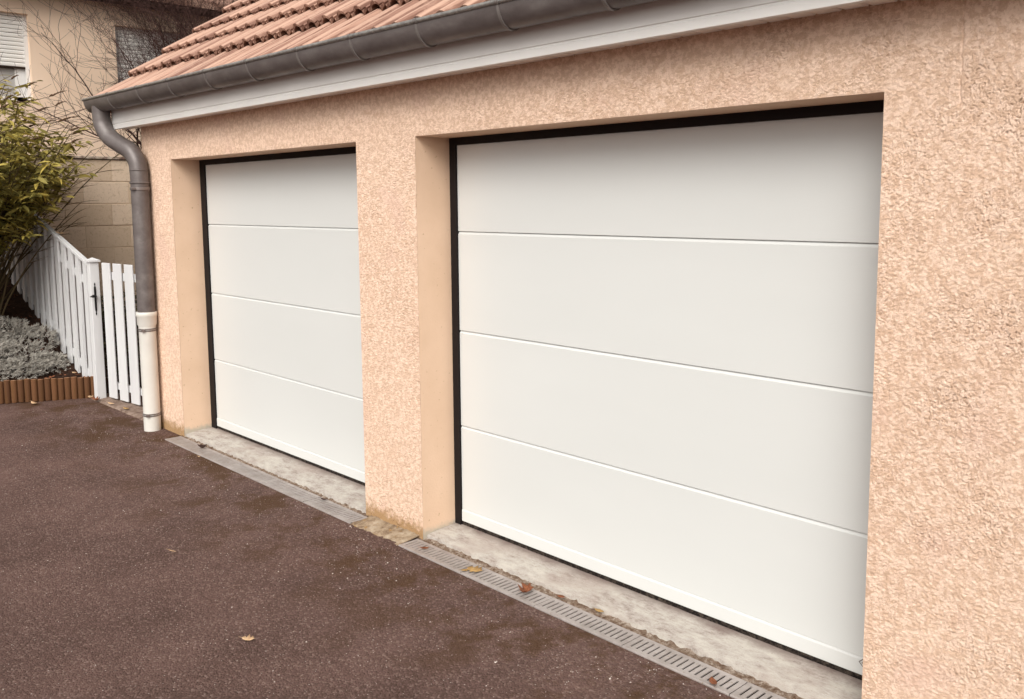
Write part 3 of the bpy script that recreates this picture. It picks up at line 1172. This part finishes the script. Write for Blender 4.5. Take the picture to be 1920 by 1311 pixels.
mb.build('coping', m_cope, bwall, bevel=.004, segs=1)
mb = MB().box((-10.6, .13, 0), (BX-.205, 6.0, 2.16))
mb.build('garden_terrace', m_soil, kind='structure', at=(0, 0, 0))

# ------------------------------------------------------------------ neighbouring house
HX = -10.6
house = empty('house', (HX, 1.5, 0), label='pale salmon house with white roller shutters behind the block wall', cat='house')
W1 = (-.62, .835, 3.02, 4.122)
W2 = (1.905, 3.30, 2.90, 4.122)
mb = MB()
ysw = [-3.0, W1[0], W1[1], W2[0], W2[1], 9.0]
def hw(y0, y1, z0, z1): mb.box((HX-.25, y0, z0), (HX, y1, z1))
hw(-3, W1[0], 0, 4.62); hw(W1[1], W2[0], 0, 4.62); hw(W2[1], 9, 0, 4.62)
hw(W1[0], W1[1], 0, W1[2]); hw(W1[0], W1[1], W1[3], 4.62)
hw(W2[0], W2[1], 0, W2[2]); hw(W2[0], W2[1], W2[3], 4.62)
mb.build('wall', m_house, house)
def slat_mesh(w):
    mb = MB()
    prof = [(0, 0), (.006, .004), (.0085, .016), (.009, .03), (.0075, .042), (.002, .0475), (-.004, .0475), (-.004, 0)]
    n = len(prof)
    v = [(p[0], 0, p[1]) for p in prof]+[(p[0], w, p[1]) for p in prof]
    mb.add(v, [(i, i+n, (i+1) % n+n, (i+1) % n) for i in range(n)]+[tuple(range(n)), tuple(range(2*n-1, n-1, -1))])
    return mb.mesh('shutter_slat', m_shut, smooth=True, angle=.7)
for (y0, y1, z0, z1), zb_ in ((W1, 3.455), (W2, 2.93)):
    mb = MB()
    fx = HX-.10
    mb.box((fx, y0, z0), (fx+.03, y0+.045, z1)); mb.box((fx, y1-.045, z0), (fx+.03, y1, z1))
    mb.box((fx, y0+.045, z1-.03), (fx+.03, y1-.045, z1))
    win = mb.build('window', m_wframe, house)
    sm = slat_mesh(y1-y0-.08)
    z = z1-.03-.052
    while z > zb_-.01:
        inst('shutter_slat', sm, win, (fx+.008, y0+.04, z)); z -= .052
    MB().box((fx+.002, y0+.04, z+.030), (fx+.018, y1-.04, z+.051)).build('bottom_bar', m_gap, win)
    if zb_ > 3.2:
        MB().box((fx-.05, y0+.05, z0+.05), (fx-.045, y1-.05, z+.03)).build('pane', m_glass, win)
        mb = MB()
        mb.box((fx-.06, y0, z0), (fx-.02, y1, z0+.07)); mb.box((fx-.06, y1-.16, z0), (fx-.02, y1, z+.05)); mb.box((fx-.06, (y0+y1)/2-.05, z0), (fx-.02, (y0+y1)/2+.05, z+.05))
        mb.build('frame', m_wframe, win)
    MB().box((HX-.24, y0, z0), (HX-.18, y1, z1)).build('backing', m_gap, win)
mb = MB()
mb.hexa([(HX-.1, -3.4, 4.40), (HX+.30, -3.4, 4.40), (HX+.30, 9.4, 4.40), (HX-.1, 9.4, 4.40), (HX-.1, -3.4, 4.425), (HX+.30, -3.4, 4.425), (HX+.30, 9.4, 4.425), (HX-.1, 9.4, 4.425)])
mb.build('eave_soffit', m_eave, house)
mb = MB()
mb.prism_x([(0, 0)], 0, 0) if False else None
mb.hexa([(HX-4, -3.4, 6.6), (HX+.34, -3.4, 4.44), (HX+.34, 9.4, 4.44), (HX-4, 9.4, 6.6), (HX-4, -3.4, 6.7), (HX+.34, -3.4, 4.54), (HX+.34, 9.4, 4.54), (HX-4, 9.4, 6.7)])
mb.build('roof', m_tile, house)

# ------------------------------------------------------------------ plants
def set_tone(me, tones_per_face):
    a = me.attributes.new('tone', 'FLOAT', 'FACE')
    a.data.foreach_set('value', np.array(tones_per_face, dtype=np.float32))


def leaf_geo(L, w, droop, rr):
    """folded lanceolate leaf, base at origin, along +x, normal +z"""
    xs_ = [0, .22, .5, .78, 1.0]
    ws = [.08, .8, 1, .6, 0]
    v = []
    for t, q in zip(xs_, ws):
        z = -droop*L*t*t
        v += [(L*t, -w*q/2, z+.10*w*q), (L*t, 0, z-.05*w), (L*t, w*q/2, z+.10*w*q)]
    f = []
    for i in range(4):
        q = i*3
        f += [(q, q+3, q+4, q+1), (q+1, q+4, q+5, q+2)]
    return v, f


def place(v, M_): return [tuple(M_ @ Vector(p)) for p in v]


def orient(pos, d, rr, roll=None):
    d = d.normalized()
    upv = Vector((rr.gauss(0, .5), rr.gauss(0, .5), 1)).normalized()
    yv = upv.cross(d)
    if yv.length < .05: yv = Vector((0, 1, 0))
    yv.normalize()
    zv = d.cross(yv)
    M_ = Matrix((d, yv, zv)).transposed().to_4x4()
    M_.translation = pos
    return M_


rr = random.Random(12)
bb = Vector((-7.95, -.70, .55))
bush = empty('flowering_bush', bb, label='tall leafy yellow green bush with spent brown flower spikes at the left edge', cat='bush')
stems = MB()
fol = MB(); ftone = []
protos = []
leafspots = []
spikes = []
for s in range(185):
    az = rr.uniform(0, 2*math.pi)
    # more stems leaning towards the drive/right
    lean = rr.uniform(.05, .42)
    d = Vector((math.cos(az)*lean, math.sin(az)*lean*.95, 1)).normalized()
    L = rr.uniform(1.5, 2.75)
    p = bb+Vector((rr.gauss(0, .12), rr.gauss(0, .12), -.3))
    pts = [p.copy()]
    n = 12
    for i in range(n):
        d = (d+Vector((math.cos(az), math.sin(az), 0))*.03+Vector((rr.gauss(0, .05), rr.gauss(0, .05), -.015))).normalized()
        p = p+d*L/n
        pts.append(p.copy())
    stems.tube(pts, [.010*(1-.8*i/n)+.0015 for i in range(n+1)], 5, False)
    for i in range(4, n+1):
        if pts[i].z < 1.12+.25*rr.random(): continue
        for side in range(2 if i < n else 1):
            a2 = az+rr.uniform(-1.6, 1.6)
            dd = (d*.6+Vector((math.cos(a2), math.sin(a2), rr.uniform(-.2, .35)))*.8).normalized()
            q = pts[i].copy()
            sl = rr.uniform(.12, .34)
            sp = [q.copy()]
            for k in range(5):
                dd = (dd+Vector((rr.gauss(0, .08), rr.gauss(0, .08), -.04))).normalized()
                q = q+dd*sl/5; sp.append(q.copy())
                for pr in range(2):
                    a3 = rr.uniform(0, 6.28)
                    ld = (dd*.55+Vector((math.cos(a3), math.sin(a3), rr.uniform(-.65, .25)))*.8)
                    if q.y < .22+.16*rr.random()-.9*max(0, q.z-2.5)-1.0*max(0, 2.0-q.z): leafspots.append((q.copy(), ld, rr.uniform(.07, .135), q.z))
            stems.tube(sp, [.0035, .003, .0028, .0025, .002, .0015], 3, False)
SP = [((0.195, 2.802), (0.357, 2.873)), ((0.245, 2.715), (0.35, 2.765)), ((0.009, 2.898), (0.085, 2.936)), ((0.256, 2.555), (0.482, 2.627)), ((0.374, 2.475), (0.506, 2.508)), ((0.397, 2.438), (0.558, 2.489)), ((0.382, 2.355), (0.483, 2.392)), ((-0.031, 2.723), (0.104, 2.769)), ((0.144, 2.538), (0.236, 2.565)), ((0.16, 2.315), (0.278, 2.335)), ((0.155, 1.981), (0.242, 1.993)), ((0.309, 1.912), (0.37, 1.973)), ((-0.141, 2.948), (-0.081, 2.989)), ((0.082, 2.651), (0.184, 2.695))]
for (ya_, za_), (yb_, zb2) in SP:
    for rep_ in range(2 if za_ > 2.4 else 1):
        off = Vector((0, 0, 0)) if rep_ == 0 else Vector((rr.uniform(-.25, .3), -rr.uniform(.15, .75), rr.uniform(-.25, .12)))
        p0 = Vector((-7.8, ya_, za_))+off
        p1 = Vector((-7.76, yb_, zb2))+off
        spikes.append((p0, p1))
        root = p0-(p1-p0).normalized()*.18+Vector((-.05, -.10, -.03))
        stems.tube([root, (root+p0)/2+Vector((0, 0, .01)), p0], [.003, .0025, .002], 4, False)
stems.build('branches', m_stem, bush)
camv = Vector((CP['cx'], CP['cy'], CP['cz']))
def in_view(p):
    v = p-camv
    z = v.dot(Fv)
    u = CP['px']+CP['f']*v.dot(R2)/z
    return -10 < u < 240
vis = [l for l in leafspots if in_view(l[0])]
vis.sort(key=lambda l: (l[0]-camv).length)
single = set(id(l) for l in vis[:1600][::7][:220])
pro_meshes = []
for k in range(6):
    v, f = leaf_geo(.10, .028, .12+.09*k, rr)
    me = MB().add(v, f).mesh('leaf', m_budd, smooth=True)
    set_tone(me, [(.15, .35, .5, .6, .8, .98)[k]]*len(me.polygons))
    pro_meshes.append(me)
cnt = 0
for l in leafspots:
    p, d, L, z = l
    tone = min(1, max(0, rr.gauss(.42, .20)+(.22 if rr.random() < .08 else 0)))
    M_ = orient(p, d, rr)
    if id(l) in single:
        o = bpy.data.objects.new('leaf', rr.choice(pro_meshes))
        link(o, bush, p)
        o.rotation_euler = M_.to_euler()
        o.scale = (L/.10,)*3
        cnt += 1
    else:
        v, f = leaf_geo(L, L*rr.uniform(.22, .33), rr.uniform(.05, .5), rr)
        fol.add(place(v, M_), f)
        ftone += [tone]*len(f)
o = fol.build('foliage', m_budd, bush, kind='stuff', smooth=True)
set_tone(o.data, ftone)
print('bush leaves', len(leafspots), cnt, 'spikes', len(spikes))
for (p, p1) in spikes:
    mb = MB()
    d = p1-p
    n = 12
    P_ = [p+d*(i/n)+Vector((0, 0, .010*math.sin(i/n*3.1)))+Vector((0, rr.gauss(0, .001), rr.gauss(0, .0015))) for i in range(n+1)]
    mb.tube(P_, [.003]+[(.008 if i % 2 else .0125)*(1-.8*(i/n)**1.6)*rr.uniform(.8, 1.2) for i in range(1, n+1)], 6)
    mb.build('flower_spike', m_spike, bush)

# silver mounded shrub
rr = random.Random(31)
sb = Vector((-7.16, -.40, .12))
shrub = empty('silver_shrub', sb, label='low mounded silver grey shrub in the flower bed behind the log edging', cat='shrub')
mb = MB(); tone = []
mounds = [(0, 0, .20, .26, .20), (-.24, .16, .30, .26, .20), (.10, .22, .10, .18, .15), (-.10, -.26, .22, .28, .22), (.18, -.12, .08, .2, .16), (-.42, .02, .38, .26, .18), (-.32, -.30, .34, .28, .2), (.05, -.45, .12, .26, .2), (.12, .05, .12, .2, .16), (-.15, -.6, .2, .28, .22)]
for t in range(1900):
    m_ = rr.choice(mounds)
    a = rr.uniform(0, 6.28); e = math.asin(rr.uniform(-.05, 1))
    n = Vector((math.cos(a)*math.cos(e), math.sin(a)*math.cos(e), math.sin(e)))
    p = sb+Vector((m_[0], m_[1], m_[2]-.08))+Vector((n.x*m_[3], n.y*m_[3], n.z*m_[4]))*rr.uniform(.78, 1.05)
    # a tuft: short stem with needle leaves
    tv = rr.uniform(.25, .9)
    for k in range(13):
        dd = (n*rr.uniform(.4, 1.1)+Vector((rr.gauss(0, .55), rr.gauss(0, .55), rr.gauss(0, .55)))).normalized()
        L = rr.uniform(.018, .036)
        s_ = dd.cross(Vector((rr.random(), rr.random(), rr.random()))).normalized()*.0028
        q = p+n*rr.uniform(-.02, .02)
        mb.add([q-s_, q+s_, q+dd*L+s_*.6, q+dd*L-s_*.6], [(0, 1, 2, 3)])
        tone.append(min(1, max(0, tv+rr.gauss(0, .12))))
o = mb.build('foliage', m_silver, shrub, kind='stuff')
set_tone(o.data, tone)
mb = MB()
for m_ in mounds:
    c0 = sb+Vector((m_[0]*.5, m_[1]*.5, -.03)); c1 = sb+Vector((m_[0], m_[1], m_[2]+m_[4]*.4-.08))
    for k in range(5):
        mb.tube([c0, c1+Vector((rr.gauss(0, .05), rr.gauss(0, .05), 0))], [.006, .002], 4, False)
mb.build('stems', m_bark, shrub)

# bare shrubs on the terrace
def bare(base, nst, H, spread, seed, label, depth=4, bias=(0, 0, 0), r0=.014, dens=1.0):
    rr = random.Random(seed)
    t = empty('bare_shrub', base, label=label, cat='shrub', group='leafless shrubs on the terrace behind the block wall')
    tr = MB(); br = MB()
    bias = Vector(bias)
    def grow(p, d, L, r, lev):
        n = max(4, int(L/.08))
        pts = [p.copy()]; rad = [r]
        for i in range(n):
            d = (d+Vector((rr.gauss(0, .13), rr.gauss(0, .13), rr.gauss(0, .10)+.02))+bias*.02).normalized()
            p = p+d*L/n
            pts.append(p.copy()); rad.append(max(.0017, r*(1-.75*(i+1)/n)))
            if lev > 0 and i >= 1 and rr.random() < (.62 if lev > 1 else .75)*dens:
                ax = Vector((rr.gauss(0, 1), rr.gauss(0, 1), rr.gauss(0, .6)+.25)).normalized()
                dn = (d*.75+ax*.75).normalized()
                grow(p, dn, L*rr.uniform(.35, .6), max(.0014, rad[-1]*.6), lev-1)
        (tr if lev == depth-1 else br).tube(pts, rad, 5 if lev >= depth-1 else 3, False)
    for s in range(nst):
        az = rr.uniform(0, 6.28)
        d = Vector((math.cos(az)*spread, math.sin(az)*spread, 1))+bias
        grow(Vector(base)+Vector((rr.gauss(0, .06), rr.gauss(0, .06), 0)), d.normalized(), H*rr.uniform(.65, 1), r0*rr.uniform(.7, 1.1), depth-1)
    tr.build('stems', m_bark, t)
    br.build('twigs', m_bark, t)
    return len(br.f)


n1 = bare((-9.35, 1.75, 2.14), 6, 2.1, .75, 2, 'leafless shrub with long arching twigs above the grey downpipe', 3, (0, -.35, 0), .013, .75)
n2 = bare((-9.3, 2.15, 2.14), 8, 2.3, .5, 5, 'leafless shrub with dense dark stems in front of the right shutter', 4, (0, -.12, 0), .016, .66)
n3 = bare((-9.1, 3.0, 2.14), 9, 2.9, .45, 9, 'tallest leafless shrub with a tangle of twigs above the tile roof', 4, (0, -.05, 0), .017, .95)
n4 = bare((-8.95, 1.25, 2.14), 10, .40, 1.1, 14, 'small low tangle of bare twigs on top of the block wall', 3, (0, 0, 0), .006, 1.0)
print('twig faces', n1, n2, n3, n4)

# low leaves on the ground behind the gate
rr = random.Random(44)
mb = MB(); tone = []
for i in range(2600):
    x = rr.uniform(-8.4, -6.5); y = rr.uniform(.25, 2.0)
    z = soil_h(x, y)+rr.uniform(0, .22)
    v, f = leaf_geo(rr.uniform(.04, .08), rr.uniform(.02, .04), .2, rr)
    M_ = orient(Vector((x, y, z)), Vector((rr.gauss(0, 1), rr.gauss(0, 1), rr.gauss(0, .4))), rr)
    mb.add(place(v, M_), f); tone += [rr.random()]*len(f)
o = mb.build('ground_cover', m_ivy, label='dark leafy ground cover behind the picket gate', cat='plants', kind='stuff')
set_tone(o.data, tone)

# leaf litter in the bed: a few bigger pale leaves as things, rest as stuff
mb = MB()
for i in range(420):
    y = rr.uniform(-1.4, .0); x = xe(y)-rr.uniform(.03, 2.4)
    v, f = leaf_geo(rr.uniform(.02, .05), rr.uniform(.01, .025), rr.uniform(-.3, .3), rr)
    M_ = orient(Vector((x, y, soil_h(x, y)+.008)), Vector((rr.gauss(0, 1), rr.gauss(0, 1), rr.gauss(0, .15))), rr)
    mb.add(place(v, M_), f)
mb.build('leaf_litter', m_lbrown, label='dark brown leaf litter on the soil of the flower bed', cat='leaf litter', kind='stuff')


# ------------------------------------------------------------------ fallen leaves, one by one
def dry_leaf(x, y, z, L, w, rot, mat, label, curl=.3, lobes=False, seed=0, tilt=0.0):
    r = random.Random(seed)
    mb = MB()
    n = 7
    v = []
    for i in range(n+1):
        t = i/n
        q = math.sin(math.pi*min(1, t*1.02))**.7*w/2
        if lobes: q *= (1.25 if i % 2 else .6)
        zc = curl*L*(t-.5)**2*2
        e = curl*w*.8*(1+r.uniform(-.3, .3))
        v += [(L*(t-.5), -q, zc+e*(q/w*2)**2*.6+.001), (L*(t-.5), 0, zc+.001), (L*(t-.5), q, zc+e*(q/w*2)**2+.001)]
    f = []
    for i in range(n):
        q = i*3
        f += [(q, q+3, q+4, q+1), (q+1, q+4, q+5, q+2)]
    k = len(v)
    v += [(-L*.5, -.0012, v[1][2]), (-L*.5, .0012, v[1][2]), (-L*.8, 0, v[1][2]+.002)]
    f += [(k, k+1, k+2)]
    mb.add(v, f)
    me = mb.mesh('fallen_leaf', mat, smooth=True)
    o = bpy.data.objects.new('fallen_leaf', me)
    link(o, None, (x, y, z))
    o.rotation_euler = (tilt, 0, rot)
    tag(o, label, 'leaf', 'fallen leaves')
    sol = o.modifiers.new('thick', 'SOLIDIFY'); sol.thickness = .0008
    return o


GT = GZT+.001
dry_leaf(-.545, -.078, GT+.004, .095, .06, 1.9, m_lbrown, 'curled red brown leaf lying on the grate of the near drain channel', .55, True, 1)
dry_leaf(-.90, -.075, GT+.001, .085, .065, .3, m_lyellow, 'pale yellow torn leaf across the joint of the near drain channel', .12, True, 2)
dry_leaf(-.93, -.110, GT+.001, .05, .02, 1.2, m_lyellow, 'small yellow scrap at the drain front edge beside the larger pale yellow leaf', .2, False, 12)
dry_leaf(-1.285, -.085, GT+.002, .045, .02, .9, m_lbrown, 'small rusty leaf on the left end of the near drain channel', .4, False, 3)
dry_leaf(-3.95, -.065, GT+.006, .07, .035, .8, m_ldark, 'dark curled leaf near the left end of the far drain channel', .9, False, 4)
dry_leaf(-3.99, -.035, GT+.004, .022, .018, .2, m_ldark, 'tiny dark leaf crumb behind the dark curled leaf on the far drain channel', .5, False, 5)
dry_leaf(-2.32, -.045, GT+.003, .05, .016, .5, m_ldark, 'thin dark leaf near the right end of the far drain channel', .5, False, 6)
dry_leaf(.50, -.125, GT+.003, .055, .028, 2.4, m_lbrown, 'brown leaf stuck in the slots of the near drain channel close to the picture bottom', .35, False, 7)
dry_leaf(-1.02, -1.187, GZ+.003, .055, .035, .7, m_lpale, 'pale tan leaf alone on the open asphalt', .25, True, 8)
dry_leaf(-.17, .002, GZ+.018, .05, .02, .1, m_lyellow, 'orange yellow leaf wedged between sill and near drain channel', .2, False, 9)
dry_leaf(-.385, -.010, GZ+.016, .04, .02, .3, m_lbrown, 'rust coloured leaf in the mortar joint right of the curled brown leaf', .2, False, 10)
dry_leaf(-6.18, -.055, GZ+.014, .095, .05, .4, m_lbrown, 'brown crumpled leaf on the kerb in front of the gate', .6, True, 11)
dry_leaf(-5.90, -.02, GZ+.024, .10, .03, .2, m_lpale, 'long pale leaf on the kerb under the middle of the gate', .15, False, 13)
dry_leaf(-5.60, .00, GZ+.024, .10, .035, .1, m_lyellow, 'pale yellow leaf on the kerb beside the white drain pipe', .15, False, 14)
dry_leaf(-6.70, -.52, GZ+.004, .09, .05, .2, m_lpale, 'pale pink tan leaf at the foot of the log edging near the left edge', .4, True, 15)
dry_leaf(-6.50, -.48, GZ+.004, .12, .035, .1, m_lpale, 'long tan leaf lying on asphalt a hand away from the log edging', .25, False, 16)
dry_leaf(-6.51, -.16, GZ+.006, .13, .03, .9, m_lbrown, 'rusty leaf leaning at the foot of the log edging near its middle', .3, False, 17)
dry_leaf(-6.38, -.035, GZ+.006, .06, .04, .3, m_lpale, 'small pale leaf at the corner where log edging meets kerb', .5, True, 18)
dry_leaf(-6.82, -.68, GZ+.006, .13, .02, .6, m_lpale, 'thin pale stalk at the foot of the log edging at the left edge', .1, False, 19)
dry_leaf(-2.18, -1.02, GZ+.004, .06, .010, .3, m_lpale, 'thin pale stalk on open asphalt left of the pillar between the doors', .05, False, 20)
dry_leaf(-3.78, -.165, GZ+.004, .035, .012, .1, m_lpale, 'white sliver on asphalt touching the far drain channel', .05, False, 21)
dry_leaf(-7.16, .036, ftop(-7.16)+.040, .15, .04, .4, m_lpale, 'pale curled leaf resting on the sloping top rail of the fence', .3, True, 22)
dry_leaf(-7.05, -.02, .19, .09, .05, 1.0, m_lyellow, 'orange yellow leaf on the soil at the fence foot behind the silver shrub', .3, True, 23)
dry_leaf(-7.6, -.35, .46, .08, .04, .4, m_lpale, 'pale leaf on dark soil behind the silver shrub', .3, False, 24)
dry_leaf(-6.72, -.06, .135, .06, .03, .2, m_lpale, 'tiny pale leaf on dark soil just behind the log edging near the gate', .3, False, 25)
